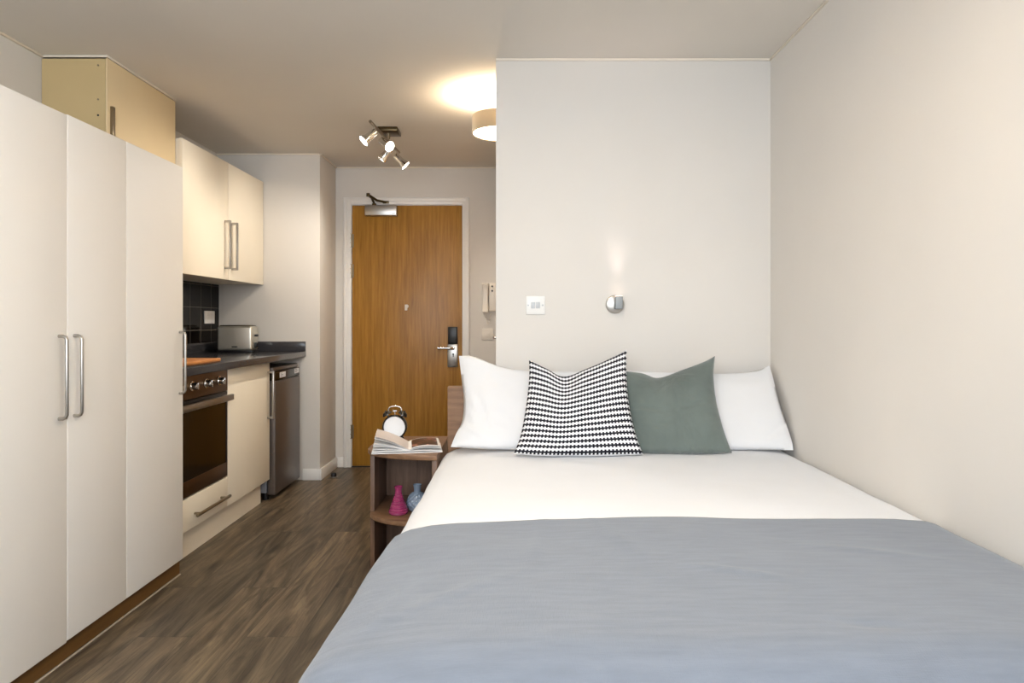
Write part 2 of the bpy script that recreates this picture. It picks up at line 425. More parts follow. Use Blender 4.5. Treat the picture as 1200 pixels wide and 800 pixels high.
# pale bead where walls meet the ceiling
n_tr = 0
def bead(x0, x1, y0, y1, where):
    global n_tr; n_tr += 1
    struct('trim_%d' % n_tr, B(x0, x1, y0, y1, H - 0.009, H, bev=0.002), M_['bead'], 'thin pale bead at the ceiling ' + where, 'trim')
bead(XBED, XR, YBED - 0.01, YBED, 'over the bed wall')
bead(XR - 0.008, XR, YB, YBED, 'over the right wall')
bead(XL, XC, YEND - 0.012, YEND, 'over the kitchen end wall')
bead(XC, XC + 0.012, YEND, YDOOR, 'over the kitchen corner')
bead(XC, XBED, YDOOR - 0.012, YDOOR, 'over the entrance door wall')
bead(XL, XL + 0.012, YB, 3.0, 'above the wardrobe wall')
# skirting boards
def skirt(name, x0, x1, y0, y1):
    struct(name, B(x0, x1, y0, y1, 0, 0.078, bev=0.004), M_['trimw'], 'white skirting board ' + name.split('_')[1], 'baseboard')
skirt('baseboard_kitchen', -1.49, XC, YEND - 0.015, YEND)
skirt('baseboard_corner', XC, XC + 0.015, YEND - 0.015, YDOOR)
skirt('baseboard_entrance', XC + 0.015, -1.312, YDOOR - 0.015, YDOOR)
skirt('baseboard_passage', -0.357, XBED, YDOOR - 0.015, YDOOR)

# ------------------------------------------------------------------ entrance door
m = MB()
ax0, ax1, at = -1.312, -0.355, 2.048
jx0, jx1, jt = -1.252, -0.409, 1.992
for (x0, x1) in ((ax0, jx0), (jx1, ax1)):
    m.box(x0, x1, YDOOR - 0.016, YDOOR, 0, at, bev=0.003)
m.box(jx0, jx1, YDOOR - 0.016, YDOOR, jt, at, bev=0.003)
# raised outer moulding
m.box(ax0 + 0.004, ax0 + 0.03, YDOOR - 0.022, YDOOR - 0.012, 0, at - 0.004, bev=0.003).box(ax1 - 0.03, ax1 - 0.004, YDOOR - 0.022, YDOOR - 0.012, 0, at - 0.004, bev=0.003)
m.box(ax0 + 0.03, ax1 - 0.03, YDOOR - 0.022, YDOOR - 0.012, at - 0.03, at - 0.004, bev=0.003)
# jamb lining
m.box(DX0, jx0, YDOOR, YDOOR + 0.12, 0, DZ).box(jx1, DX1, YDOOR, YDOOR + 0.12, 0, DZ).box(jx0, jx1, YDOOR, YDOOR + 0.12, jt, DZ)
struct('trim_door', m, M_['trimw'], 'white painted frame around the oak entrance door', 'door frame')

d = thing('door_1', 'honey oak veneer entrance door with overhead closer and steel lock', 'door', (-0.83, YDOOR, 0)); d['kind'] = 'structure'
YF = YDOOR + 0.004       # room face of the leaf
obj('door_leaf', B(jx0 + 0.004, jx1 - 0.004, YF, YF + 0.044, 0.008, jt - 0.004, bev=0.002), M_['oak'], d)
obj('threshold', B(jx0, jx1, YDOOR, YDOOR + 0.12, 0.0, 0.006), M_['black'], d)
c = obj('door_closer', B(-1.142, -0.902, YF - 0.055, YF, 1.905, 1.982, bev=0.004), M_['steel'], d)
m = MB()   # folding arm standing off the closer
m.cyl((-1.075, YF - 0.03, 1.98), (-1.075, YF - 0.03, 1.998), 0.016)
m.tube([(-1.075, YF - 0.03, 1.998), (-1.08, YF - 0.10, 2.03), (-1.09, YF - 0.17, 2.036)], 0.009)
m.tube([(-1.09, YF - 0.17, 2.040), (-1.04, YF - 0.10, 2.01), (-0.985, YF - 0.03, 2.008)], 0.009)
m.cyl((-1.09, YF - 0.17, 2.026), (-1.09, YF - 0.17, 2.05), 0.013)
m.box(-1.01, -0.965, YF - 0.035, YF - 0.018, 1.999, 2.018, bev=0.002)
obj('closer_arm', m, M_['bronze'], c)
obj('badge', B(-0.934, -0.912, YF - 0.057, YF - 0.054, 1.917, 1.921), M_['gunmetal'], c)
for z in (1.72, 1.49, 0.27):
    m = MB(); m.cyl((jx0 - 0.002, YF - 0.012, z - 0.05), (jx0 - 0.002, YF - 0.012, z + 0.05), 0.008, seg=14)
    for k in (-0.05, -0.017, 0.017, 0.05): m.cyl((jx0 - 0.002, YF - 0.012, z + k - 0.002), (jx0 - 0.002, YF - 0.012, z + k + 0.002), 0.0095, seg=14)
    m.box(jx0 - 0.014, jx0 + 0.016, YF - 0.010, YF - 0.002, z - 0.05, z + 0.05)
    obj('hinge', m, M_['nickel'], d)
m = MB(); m.cyl((-0.832, YF, 1.222), (-0.832, YF - 0.012, 1.222), 0.014, bev=0.003); m.box(-0.846, -0.826, YF - 0.016, YF - 0.010, 1.19, 1.235, bev=0.004)
obj('peephole_cover', m, M_['ivory'], d)
obj('card_reader', B(-0.517, -0.446, YF - 0.03, YF, 0.935, 1.066, bev=0.006), M_['black'], d)
lp = obj('lock_plate', B(-0.522, -0.444, YF - 0.014, YF, 0.76, 0.934, bev=0.004), M_['steel'], d)
m = MB(); m.cyl((-0.478, YF - 0.014, 0.905), (-0.478, YF - 0.05, 0.905), 0.013, bev=0.002)
m.tube([(-0.478, YF - 0.05, 0.905), (-0.49, YF - 0.056, 0.905), (-0.52, YF - 0.058, 0.905), (-0.592, YF - 0.056, 0.906)], 0.0105, seg=14)
obj('lever', m, M_['chrome'], lp)
m = MB(); m.cyl((-0.478, YF - 0.0155, 0.858), (-0.478, YF - 0.012, 0.858), 0.0075, seg=16); m.box(-0.4815, -0.4745, YF - 0.0155, YF - 0.012, 0.838, 0.858)
obj('keyhole', m, M_['black'], lp)

# passage side door, of which only the lever shows past the bed wall
d2 = thing('door_2', 'oak door in the passage side wall, its lever showing past the bed wall', 'door', (XBED, 4.68, 0)); d2['kind'] = 'structure'
obj('door_leaf', B(XBED + 0.02, XBED + 0.06, 4.305, 5.055, 0.006, 1.995, bev=0.002), M_['oak'], d2)
m = MB(); m.cyl((XBED + 0.02, 4.56, 1.0), (XBED + 0.01, 4.56, 1.0), 0.025, bev=0.002); m.cyl((XBED + 0.02, 4.56, 1.0), (XBED - 0.055, 4.56, 1.0), 0.009)
m.tube([(XBED - 0.055, 4.555, 1.0), (XBED - 0.06, 4.58, 1.0), (XBED - 0.058, 4.68, 0.998)], 0.009)
obj('lever', m, M_['chrome'], d2)

ds = thing('door_stop', 'small black rubber door stop on the floor by the entrance corner', 'door stop', (-1.30, 4.86, 0))
m = MB(); m.lathe([(0.02, 0), (0.02, 0.02), (0.017, 0.03), (0.008, 0.033), (0, 0.033)], (-1.30, 4.86, 0), seg=20); obj('rubber_buffer', m, M_['black'], ds)
m = MB(); m.lathe([(0.026, 0), (0.026, 0.004), (0.021, 0.006), (0.021, 0)], (-1.30, 4.86, 0), seg=20); obj('base_ring', m, M_['steel'], ds)

# ------------------------------------------------------------------ wall fittings by the entrance
it = thing('intercom_phone', 'ivory wall intercom handset beside the entrance door', 'intercom', (-0.215, YDOOR, 1.18))
obj('cradle', B(-0.205, -0.148, YDOOR - 0.035, YDOOR, 1.185, 1.397, bev=0.006), M_['ivory'], it)
m = MB()
rows = []
for k in range(25):
    t = k / 24; z = 1.172 + 0.224 * t
    dpt = 0.040 + 0.022 * (abs(2 * t - 1) ** 3); hw = 0.0265 - 0.004 * (1 - abs(2 * t - 1) ** 2)
    if k in (0, 24): dpt -= 0.008; hw -= 0.004
    rows.append([Vector((-0.2335 + hw * cx_, YDOOR - dpt * dy_, z)) for (cx_, dy_) in ((-1, 0.2), (-1, 0.75), (-0.8, 0.95), (0, 1), (0.8, 0.95), (1, 0.75), (1, 0.2), (-1, 0.2))])
m.surf(rows)
m.bm.faces.new([v for v in m.bm.verts][:7]); m.bm.verts.ensure_lookup_table(); m.bm.faces.new([m.bm.verts[24 * 8 + q] for q in range(7)])
bmesh.ops.remove_doubles(m.bm, verts=m.bm.verts, dist=1e-6); bmesh.ops.recalc_face_normals(m.bm, faces=m.bm.faces)
obj('handset', m, M_['ivory'], it)
for z in (1.372, 1.338):
    m = MB(); m.cyl((-0.182, YDOOR - 0.034, z), (-0.182, YDOOR - 0.039, z), 0.007, bev=0.001); obj('button', m, M_['gunmetal'], it)
pts = []
for k in range(60):
    t = k / 59; ang = t * 2 * PI * 7
    x = -0.236 + 0.012 * math.sin(t * PI) ; z = 1.172 - 0.085 * math.sin(t * PI); 
    x = -0.236 + t * 0.045
    pts.append((x + 0.004 * math.cos(ang), YDOOR - 0.02 + 0.004 * math.sin(ang), z))
obj('coiled_cord', MB().tube(pts, 0.0022, 6), M_['ivory'], it)
ps = thing('wall_outlet', 'small ivory outlet plate under the intercom handset', 'outlet', (-0.215, YDOOR, 0.97))
obj('plate', B(-0.262, -0.176, YDOOR - 0.01, YDOOR, 0.966, 1.052, bev=0.003), M_['ivory'], ps)
obj('rocker', B(-0.238, -0.200, YDOOR - 0.014, YDOOR - 0.009, 0.992, 1.026, bev=0.002), M_['ivory'], ps)

# ------------------------------------------------------------------ fittings on the bed wall
sw = thing('light_switch', 'white double light switch plate on the wall left of the reading lamp', 'light switch', (0.0855, YBED, 1.14))
obj('plate', B(0.043, 0.128, YBED - 0.008, YBED, 1.139, 1.222, bev=0.003), M_['whiteplastic'], sw)
for x in (0.066, 0.087): obj('rocker', B(x, x + 0.018, YBED - 0.0115, YBED - 0.007, 1.166, 1.194, bev=0.0015), M_['greyplastic'], sw)
for x in (0.0535, 0.1175):
    m = MB(); m.cyl((x, YBED - 0.007, 1.18), (x, YBED - 0.0092, 1.18), 0.004, seg=14); obj('screw', m, M_['greyplastic'], sw)

rl = thing('reading_lamp', 'small round chrome reading lamp glowing up the wall over the bed', 'wall lamp', (0.439, YBED, 1.184))
m = MB(); m.lathe([(0.0, 0.0), (0.041, 0.0), (0.041, 0.010), (0.038, 0.016), (0.030, 0.019), (0.0, 0.019)], (0.439, YBED, 1.184), Matrix.Rotation(R(90), 4, 'X'), 40)
obj('backplate', m, M_['steel'], rl)
m = MB(); m.box(0.433, 0.467, YBED - 0.062, YBED - 0.018, 1.162, 1.219, bev=0.005, seg=3)
hd = obj('lamp_head', m, M_['lamphead'], rl)
obj('glass', B(0.437, 0.463, YBED - 0.057, YBED - 0.024, 1.2185, 1.2205), M_['uplit'], hd)

# ------------------------------------------------------------------ wardrobe
WF = -1.45
wd = thing('wardrobe', 'white three-door wardrobe with steel bar handles and brown wooden plinth', 'wardrobe', (-1.77, 2.42, 0))
ys = [1.869, 2.205, 2.541, 2.972]
m = MB()
m.box(-2.08, WF - 0.022, ys[0] - 0.001, ys[0] + 0.017, 0.078, 1.776).box(-2.08, WF - 0.022, ys[3] - 0.018, ys[3], 0.078, 1.776)
m.box(-2.08, WF - 0.022, ys[2] - 0.009, ys[2] + 0.009, 0.078, 1.776)
m.box(-2.08, WF - 0.022, ys[0] + 0.017, ys[3] - 0.018, 0.078, 0.096).box(-2.08, WF - 0.022, ys[0], ys[3], 1.760, 1.777).box(-2.08, -2.065, ys[0], ys[3], 0.08, 1.776)
obj('carcass', m, M_['wardrobe'], wd)
obj('plinth', B(WF - 0.04, WF - 0.022, ys[0], ys[3] + 0.012, 0.008, 0.077), M_['ply'], wd)
obj('sealant_strip', B(WF - 0.024, WF - 0.017, ys[0], ys[3] + 0.016, 0, 0.005, bev=0.0015), M_['sealant'], wd)
def bar_handle(x, y, z0, z1, out=0.026, r=0.0055):
    c = 0.012
    return MB().tube([(x, y, z1), (x + out - c, y, z1), (x + out - c * 0.3, y, z1 - c * 0.3), (x + out, y, z1 - c), (x + out, y, z0 + c), (x + out - c * 0.3, y, z0 + c * 0.3), (x + out - c, y, z0), (x, y, z0)], r, 12)
for i, (hy) in enumerate((2.163, 2.238, 2.938)):
    dr = obj('door', B(WF - 0.02, WF, ys[i] + 0.0008, ys[i + 1] - 0.0008, 0.076 if i else 0.072, 1.7785 if i else 1.776, bev=0.004, seg=3), M_['wardrobe'], wd)
    h = obj('handle', bar_handle(WF, hy, 0.80, 1.062), M_['steel'], dr); h['label'] = 'brushed steel bar handle'

# ------------------------------------------------------------------ kitchen run
# high cupboard above the hob
TX = -1.80
tc_ = thing('high_cupboard', 'tall cream cupboard reaching the ceiling between wardrobe and wall cabinet', 'cupboard', (-1.95, 3.30, 1.36))
m = MB(); m.box(XL + 0.002, TX - 0.008, 3.004, 3.022, 1.362, H - 0.014).box(XL + 0.002, TX - 0.02, 3.590, 3.606, 1.362, H - 0.014)
m.box(XL + 0.002, TX - 0.02, 3.022, 3.59, 1.362, 1.38).box(XL + 0.002, TX - 0.02, 3.022, 3.59, H - 0.032, H - 0.014).box(XL + 0.002, XL + 0.01, 3.022, 3.59, 1.38, H - 0.03)
obj('carcass', m, M_['creamin'], tc_)
for z in (2.235, 2.085, 2.015):
    m = MB(); m.cyl((TX - 0.04, 3.0042, z), (TX - 0.04, 3.0025, z), 0.0045, seg=12); obj('screw_cap', m, M_['black' if z < 2.05 else 'nickel'], tc_)
dr = obj('door', B(TX - 0.0075, TX, 3.004, 3.606, 1.362, H - 0.010, bev=0.002), M_['tan'], tc_)
m = MB(); m.box(TX - 0.001, TX + 0.012, 3.026, 3.046, 1.80, 2.062, bev=0.002)
obj('handle', m, M_['nickel'], dr)
bead(XL, TX + 0.005, 2.998, 3.004, 'on the near side of the high cupboard')
bead(TX, TX + 0.005, 2.992, 3.606, 'along the front of the high cupboard')

# wall cabinet
CX = -1.765
wc = thing('wall_cabinet', 'cream double-door wall cabinet with paired steel handles over the worktop', 'cabinet', (-1.93, 4.19, 1.362))
m = MB(); m.box(XL + 0.002, CX - 0.02, 3.612, 3.63, 1.366, 2.076).box(XL + 0.002, CX - 0.02, 4.745, 4.763, 1.366, 2.076)
m.box(XL + 0.002, CX - 0.02, 3.63, 4.745, 1.366, 1.384).box(XL + 0.002, CX - 0.02, 3.63, 4.745, 2.058, 2.076).box(XL + 0.002, XL + 0.01, 3.63, 4.745, 1.384, 2.06)
m.box(XL + 0.01, CX - 0.02, 4.179, 4.197, 1.384, 2.06)
obj('carcass', m, M_['cream'], wc)
for (y0, y1, hy) in ((3.610, 4.184, 4.135), (4.188, 4.764, 4.238)):
    dr = obj('door', B(CX - 0.019, CX, y0, y1, 1.362, 2.079, bev=0.002), M_['cream'], wc)
    m = MB(); m.box(CX - 0.001, CX + 0.034, hy - 0.008, hy + 0.008, 1.425, 1.438, bev=0.002).box(CX - 0.001, CX + 0.034, hy - 0.008, hy + 0.008, 1.707, 1.72, bev=0.002).box(CX + 0.027, CX + 0.038, hy - 0.009, hy + 0.009, 1.425, 1.72, bev=0.003)
    h = obj('handle', m, M_['steel'], dr); h['label'] = 'brushed steel bar handle'

# splashback
struct('trim_tiles', B(XL, XL + 0.012, 2.99, YEND, 0.967, 1.362), M_['tiles'], 'glossy black square wall tiles between worktop and wall cabinet', 'tiles')

# worktop
wt = thing('worktop', 'dark grey glossy kitchen worktop with matching upstand', 'worktop', (-1.78, 3.88, 0.862))
m = MB(); m.box(XL + 0.001, -1.468, 2.985, YEND - 0.001, 0.862, 0.900, bev=0.004, seg=3); obj('slab', m, M_['worktop'], wt)
obj('back_upstand', B(XL + 0.001, XL + 0.016, 2.985, YEND - 0.001, 0.9, 0.967, bev=0.002), M_['worktop'], wt)
obj('end_upstand', B(XL + 0.016, -1.470, YEND - 0.016, YEND - 0.001, 0.9, 0.967, bev=0.002), M_['worktop'], wt)

# base units
BX = -1.515
kp = obj('kitchen_plinth', B(-1.578, -1.56, 2.976, 4.165, 0.0, 0.15), M_['cream'], None, (-1.57, 3.57, 0)); tag(kp, 'long cream plinth board on the floor under oven and cupboard', 'plinth')
oc = thing('oven_housing', 'cream oven unit with a shallow drawer and bar handle below the oven', 'cabinet', (-1.78, 3.28, 0.15))
m = MB(); m.box(-2.07, BX - 0.021, 2.978, 2.990, 0.15, 0.862).box(-2.07, BX - 0.021, 3.574, 3.586, 0.15, 0.862).box(-2.07, BX - 0.021, 2.99, 3.574, 0.15, 0.168).box(-2.07, BX - 0.021, 2.99, 3.574, 0.282, 0.294)
obj('carcass', m, M_['creamin'], oc)
dw = obj('drawer', B(BX - 0.019, BX, 2.978, 3.585, 0.142, 0.292, bev=0.002), M_['cream'], oc)
m = MB(); m.cyl((BX, 3.215, 0.205), (BX + 0.032, 3.215, 0.205), 0.006, seg=14).cyl((BX, 3.50, 0.205), (BX + 0.032, 3.50, 0.205), 0.006, seg=14).cyl((BX + 0.032, 3.175, 0.205), (BX + 0.032, 3.54, 0.205), 0.008, seg=16, bev=0.002)
h = obj('handle', m, M_['nickel'], dw); h['label'] = 'brushed metal bar handle'

ov = thing('oven', 'built-in oven with dark glass door and steel control panel coloured with a brown reflection', 'oven', (-1.78, 3.28, 0.297))
obj('body', B(-2.03, BX - 0.02, 2.992, 3.572, 0.297, 0.86), M_['gunmetal'], ov)
cp = obj('control_panel', B(BX - 0.02, BX, 2.980, 3.583, 0.745, 0.860, bev=0.002), M_['ovensteel'], ov)
for y in (3.04, 3.185, 3.33, 3.476):
    m = MB(); m.cyl((BX, y, 0.806), (BX + 0.006, y, 0.806), 0.024, seg=28, bev=0.002).cyl((BX + 0.005, y, 0.806), (BX + 0.03, y, 0.806), 0.0175, 0.0155, seg=28, bev=0.002).box(BX + 0.02, BX + 0.034, y - 0.004, y + 0.004, 0.790, 0.822, bev=0.001)
    obj('knob', m, M_['chrome'], cp)
m = MB(); m.box(BX - 0.02, BX - 0.001, 2.980, 3.583, 0.700, 0.742, bev=0.002).box(BX - 0.02, BX - 0.001, 2.980, 2.996, 0.36, 0.70).box(BX - 0.02, BX - 0.001, 3.567, 3.583, 0.36, 0.70)
od = obj('oven_door', m, M_['black'], ov)
obj('lower_panel', B(BX - 0.02, BX, 2.980, 3.583, 0.300, 0.372, bev=0.002), M_['ovensteel'], od)
obj('window_glass', B(BX - 0.016, BX - 0.003, 2.994, 3.569, 0.370, 0.702), M_['ovenglass'], od)
m = MB(); m.box(BX + 0.026, BX + 0.044, 2.992, 3.562, 0.700, 0.731, bev=0.003)
m.box(BX - 0.002, BX + 0.03, 3.02, 3.045, 0.705, 0.727, bev=0.002).box(BX - 0.002, BX + 0.03, 3.52, 3.545, 0.705, 0.727, bev=0.002)
h = obj('handle', m, M_['steel'], od); h['label'] = 'flat brushed metal handle'

bc = thing('base_cabinet', 'cream base cupboard with one door between oven and fridge', 'cabinet', (-1.78, 3.89, 0.14))
m = MB(); m.box(-2.07, BX - 0.021, 3.588, 3.604, 0.15, 0.862).box(-2.07, BX - 0.021, 4.168, 4.186, 0.15, 0.862).box(-2.07, BX - 0.021, 3.604, 4.168, 0.15, 0.168).box(-2.07, -2.055, 3.604, 4.168, 0.168, 0.862)
obj('carcass', m, M_['cream'], bc)
dr = obj('door', B(BX - 0.019, BX, 3.588, 4.194, 0.138, 0.858, bev=0.002), M_['cream'], bc)
m = MB(); m.box(BX - 0.001, BX + 0.036, 4.152, 4.168, 0.515, 0.528, bev=0.002).box(BX - 0.001, BX + 0.036, 4.152, 4.168, 0.792, 0.805, bev=0.002).box(BX + 0.029, BX + 0.040, 4.151, 4.169, 0.515, 0.805, bev=0.003)
h = obj('handle', m, M_['steel'], dr); h['label'] = 'brushed steel bar handle'

# fridge
fr = thing('fridge', 'silver under-counter fridge with white stickers below the worktop end', 'fridge', (-1.75, 4.45, 0))
obj('body', B(-2.03, -1.545, 4.22, 4.69, 0.045, 0.795, bev=0.004), M_['fridgeside'], fr)
obj('top_lid', B(-2.03, -1.50, 4.215, 4.695, 0.795, 0.822, bev=0.008, seg=3), M_['fridge'], fr)
dr = obj('door', B(-1.540, -1.487, 4.215, 4.695, 0.035, 0.737, bev=0.008, seg=3), M_['fridge'], fr)
obj('control_strip', B(-1.54, -1.490, 4.215, 4.695, 0.740, 0.794, bev=0.004), M_['gunmetal'], fr)
for (y0, y1, z0, z1) in ((4.30, 4.41, 0.752, 0.786), (4.585, 4.68, 0.758, 0.790)):
    s_ = obj('sticker', B(-1.4903, -1.4895, y0, y1, z0, z1), M_['sticker'], fr)
    m = MB()
    for k in range(3): m.box(-1.4896, -1.4892, y0 + 0.012, y0 + 0.05 + 0.012 * (k % 2), z0 + 0.008 + k * 0.009, z0 + 0.011 + k * 0.009)
    obj('print', m, M_['print'], s_)
for (x, y) in ((-1.56, 4.25), (-1.56, 4.66), (-2.0, 4.25), (-2.0, 4.66)):
    m = MB(); m.cyl((x, y, 0), (x, y, 0.046), 0.018, seg=16); obj('foot', m, M_['black'], fr)

# chopping board on the worktop
m = MB(); m.box(-1.86, -1.535, 3.05, 3.55, 0.9005, 0.9185, bev=0.005, seg=3)
cb = obj('chopping_board', m, M_['board'], None, (-1.7, 3.27, 0.9)); tag(cb, 'orange-brown wooden chopping board lying on the worktop over the oven', 'chopping board')

# toaster
tl = (-1.875, 4.60, 0.9)
to = thing('toaster', 'long polished steel toaster with black base on the worktop corner', 'toaster', tl)
rot = Matrix.Translation(tl) @ Matrix.Rotation(R(5), 4, 'Z') @ Matrix.Translation(-Vector(tl))
def tb(x0, x1, y0, y1, z0, z1, **k): return B(tl[0] + x0, tl[0] + x1, tl[1] + y0, tl[1] + y1, tl[2] + z0, tl[2] + z1, mat=rot, **k)
obj('body', tb(-0.112, 0.112, -0.075, 0.075, 0.014, 0.176, bev=0.014, seg=4), M_['toaster'], to)
obj('base', tb(-0.116, 0.116, -0.078, 0.078, 0.0, 0.016, bev=0.004), M_['black'], to)
obj('top_plate', tb(-0.10, 0.10, -0.062, 0.062, 0.173, 0.182, bev=0.003), M_['bronze'], to)
m = tb(-0.09, 0.09, -0.036, -0.012, 0.1815, 0.1828); m.box(tl[0] - 0.09, tl[0] + 0.09, tl[1] + 0.012, tl[1] + 0.036, tl[2] + 0.1815, tl[2] + 0.1828, mat=rot)
obj('slots', m, M_['black'], to)
obj('lever', tb(0.110, 0.132, -0.014, 0.014, 0.105, 0.120, bev=0.004), M_['black'], to)
obj('dial', tb(0.110, 0.126, -0.02, 0.02, 0.030, 0.065, bev=0.006), M_['black'], to)
obj('badge', tb(-0.018, 0.018, -0.0765, -0.0745, 0.036, 0.042), M_['gunmetal'], to)
# socket
so = thing('double_socket', 'white double power socket on the black tiles beside the toaster', 'socket', (XL + 0.012, 4.61, 1.09))
obj('plate', B(XL + 0.012, XL + 0.021, 4.54, 4.686, 1.092, 1.178, bev=0.003), M_['whiteplastic'], so)
for y in (4.575, 4.63): obj('rocker', B(XL + 0.020, XL + 0.024, y, y + 0.02, 1.145, 1.163, bev=0.001), M_['whiteplastic'], so)

# ------------------------------------------------------------------ ceiling lights
sl = thing('spotlight_bar', 'metal ceiling bar carrying four lit chrome spotlights above the kitchen', 'spotlight', (-0.78, 4.1, H))
obj('ceiling_plate', B(-0.835, -0.715, 4.10, 4.24, H - 0.025, H, bev=0.003), M_['bronze'], sl)
m = MB(); m.cyl((-0.78, 4.16, H - 0.025), (-0.78, 4.16, H - 0.06), 0.012); m.tube([(-0.80, 3.74, H - 0.075), (-0.762, 4.43, H - 0.075)], 0.009, 12); 
obj('bar', m, M_['nickel'], sl)
spots = [(-0.796, 3.82, (-0.62, -0.25, -0.60)), (-0.786, 4.00, (0.62, -0.48, -0.50)), (-0.776, 4.19, (-0.60, 0.20, -0.62)), (-0.766, 4.38, (0.62, 0.10, -0.62))]
LAMPS = []
for (x, y, dv) in spots:
    dv = Vector(dv).normalized(); p0 = Vector((x, y, H - 0.115)); piv = Vector((x, y, H - 0.075))
    m = MB(); m.cyl(piv + Vector((0, 0, 0.0)), p0, 0.005, seg=10).sphere(p0, 0.011)
    m.lathe([(0.0, -0.036), (0.016, -0.036), (0.0205, -0.028), (0.0205, 0.008), (0.0215, 0.026), (0.029, 0.046), (0.0325, 0.058), (0.030, 0.058), (0.027, 0.050), (0.0, 0.046)], p0 + dv * 0.02, Vector((0, 0, 1)).rotation_difference(dv).to_matrix().to_4x4(), 28)
    sp_ = obj('spotlight', m, M_['chrome'], sl)
    c = p0 + dv * 0.02
    m = MB(); m.cyl(c + dv * 0.050, c + dv * 0.0595, 0.0298, seg=28, bev=0.002); obj('lens', m, M_['lens'], sp_)
    LAMPS.append((c + dv * 0.075, dv))

rr = 0.148
def drum(cx, cy, label):
    dl = thing('drum_lamp', label, 'ceiling lamp', (cx, cy, H), 'drum ceiling lamps')
    m = MB(); m.lathe([(rr, 2.080), (rr, 2.168), (rr - 0.004, 2.168), (rr - 0.004, 2.080), (rr, 2.080)], (cx, cy, 0), seg=64); obj('lamp_shade', m, M_['shade'], dl)
    m = MB(); m.lathe([(0, 2.083), (rr - 0.006, 2.083), (rr - 0.006, 2.086), (0, 2.086)], (cx, cy, 0), seg=64); obj('diffuser', m, M_['diff'], dl)
    m = MB(); m.lathe([(0, H), (0.05, H), (0.05, H - 0.018), (0.012, H - 0.024), (0.012, 2.15), (0, 2.15)], (cx, cy, 0), seg=32)
    for a in range(3): m.cyl((cx, cy, 2.16), (cx + (rr - 0.003) * math.cos(a * 2.094), cy + (rr - 0.003) * math.sin(a * 2.094), 2.16), 0.003, seg=8)
    obj('ceiling_rose', m, M_['whiteplastic'], dl)
CXY = (-0.08, 3.54); CX2 = (-0.05, 1.30)
drum(*CXY, 'round beige drum ceiling lamp glowing behind the bed wall edge')
drum(*CX2, 'added drum ceiling lamp out of view, brightening the bed area')  # added out of view to lift the bed and right wall

# ------------------------------------------------------------------ bed
ZT = 0.575
bed = thing('bed', 'double bed with walnut headboard standing in the corner against the wall', 'bed', (0.4, 2.0, 0))
obj('headboard', B(-0.302, 1.128, 2.998, 3.042, 0.06, 0.822, bev=0.003), M_['walnuth'], bed)
obj('bed_base', B(-0.27, 1.10, 1.12, 2.99, 0.09, 0.30, bev=0.008), M_['walnut'], bed)
obj('mattress', B(-0.27, 1.10, 1.12, 2.99, 0.30, 0.525, bev=0.05, seg=4), M_['mattress'], bed)
for (x, y) in ((-0.2, 1.2), (1.03, 1.2), (-0.2, 2.9), (1.03, 2.9)):
    m = MB(); m.cyl((x, y, 0), (x, y, 0.092), 0.028, 0.032, seg=20); obj('leg', m, M_['black'], bed)

def sm(a, b, x):
    t = max(0.0, min(1.0, (x - a) / (b - a))); return t * t * (3 - 2 * t)
def prof(s, y):
    """cross profile of the bedding: s 0..1 from the left hem over the top to the wall"""
    pts = PROF
    # arc length lookup
    L = PL[-1] * s
    for i in range(len(pts) - 1):
        if L <= PL[i + 1] + 1e-9:
            t = (L - PL[i]) / max(1e-9, PL[i + 1] - PL[i]); return (pts[i][0] + t * (pts[i + 1][0] - pts[i][0]), pts[i][1] + t * (pts[i + 1][1] - pts[i][1]))
    return pts[-1]
PROF = [(-0.372, 0.17), (-0.372, 0.42), (-0.369, 0.47), (-0.358, 0.507), (-0.337, 0.533), (-0.305, 0.550), (-0.25, 0.562), (-0.18, 0.570), (-0.08, 0.576), (0.05, 0.580), (0.4, 0.584), (0.8, 0.584), (1.0, 0.580), (1.08, 0.575), (1.112, 0.566), (1.124, 0.55), (1.126, 0.50), (1.126, 0.34)]
PL = [0.0]
for i in range(len(PROF) - 1): PL.append(PL[-1] + math.dist(PROF[i], PROF[i + 1]))
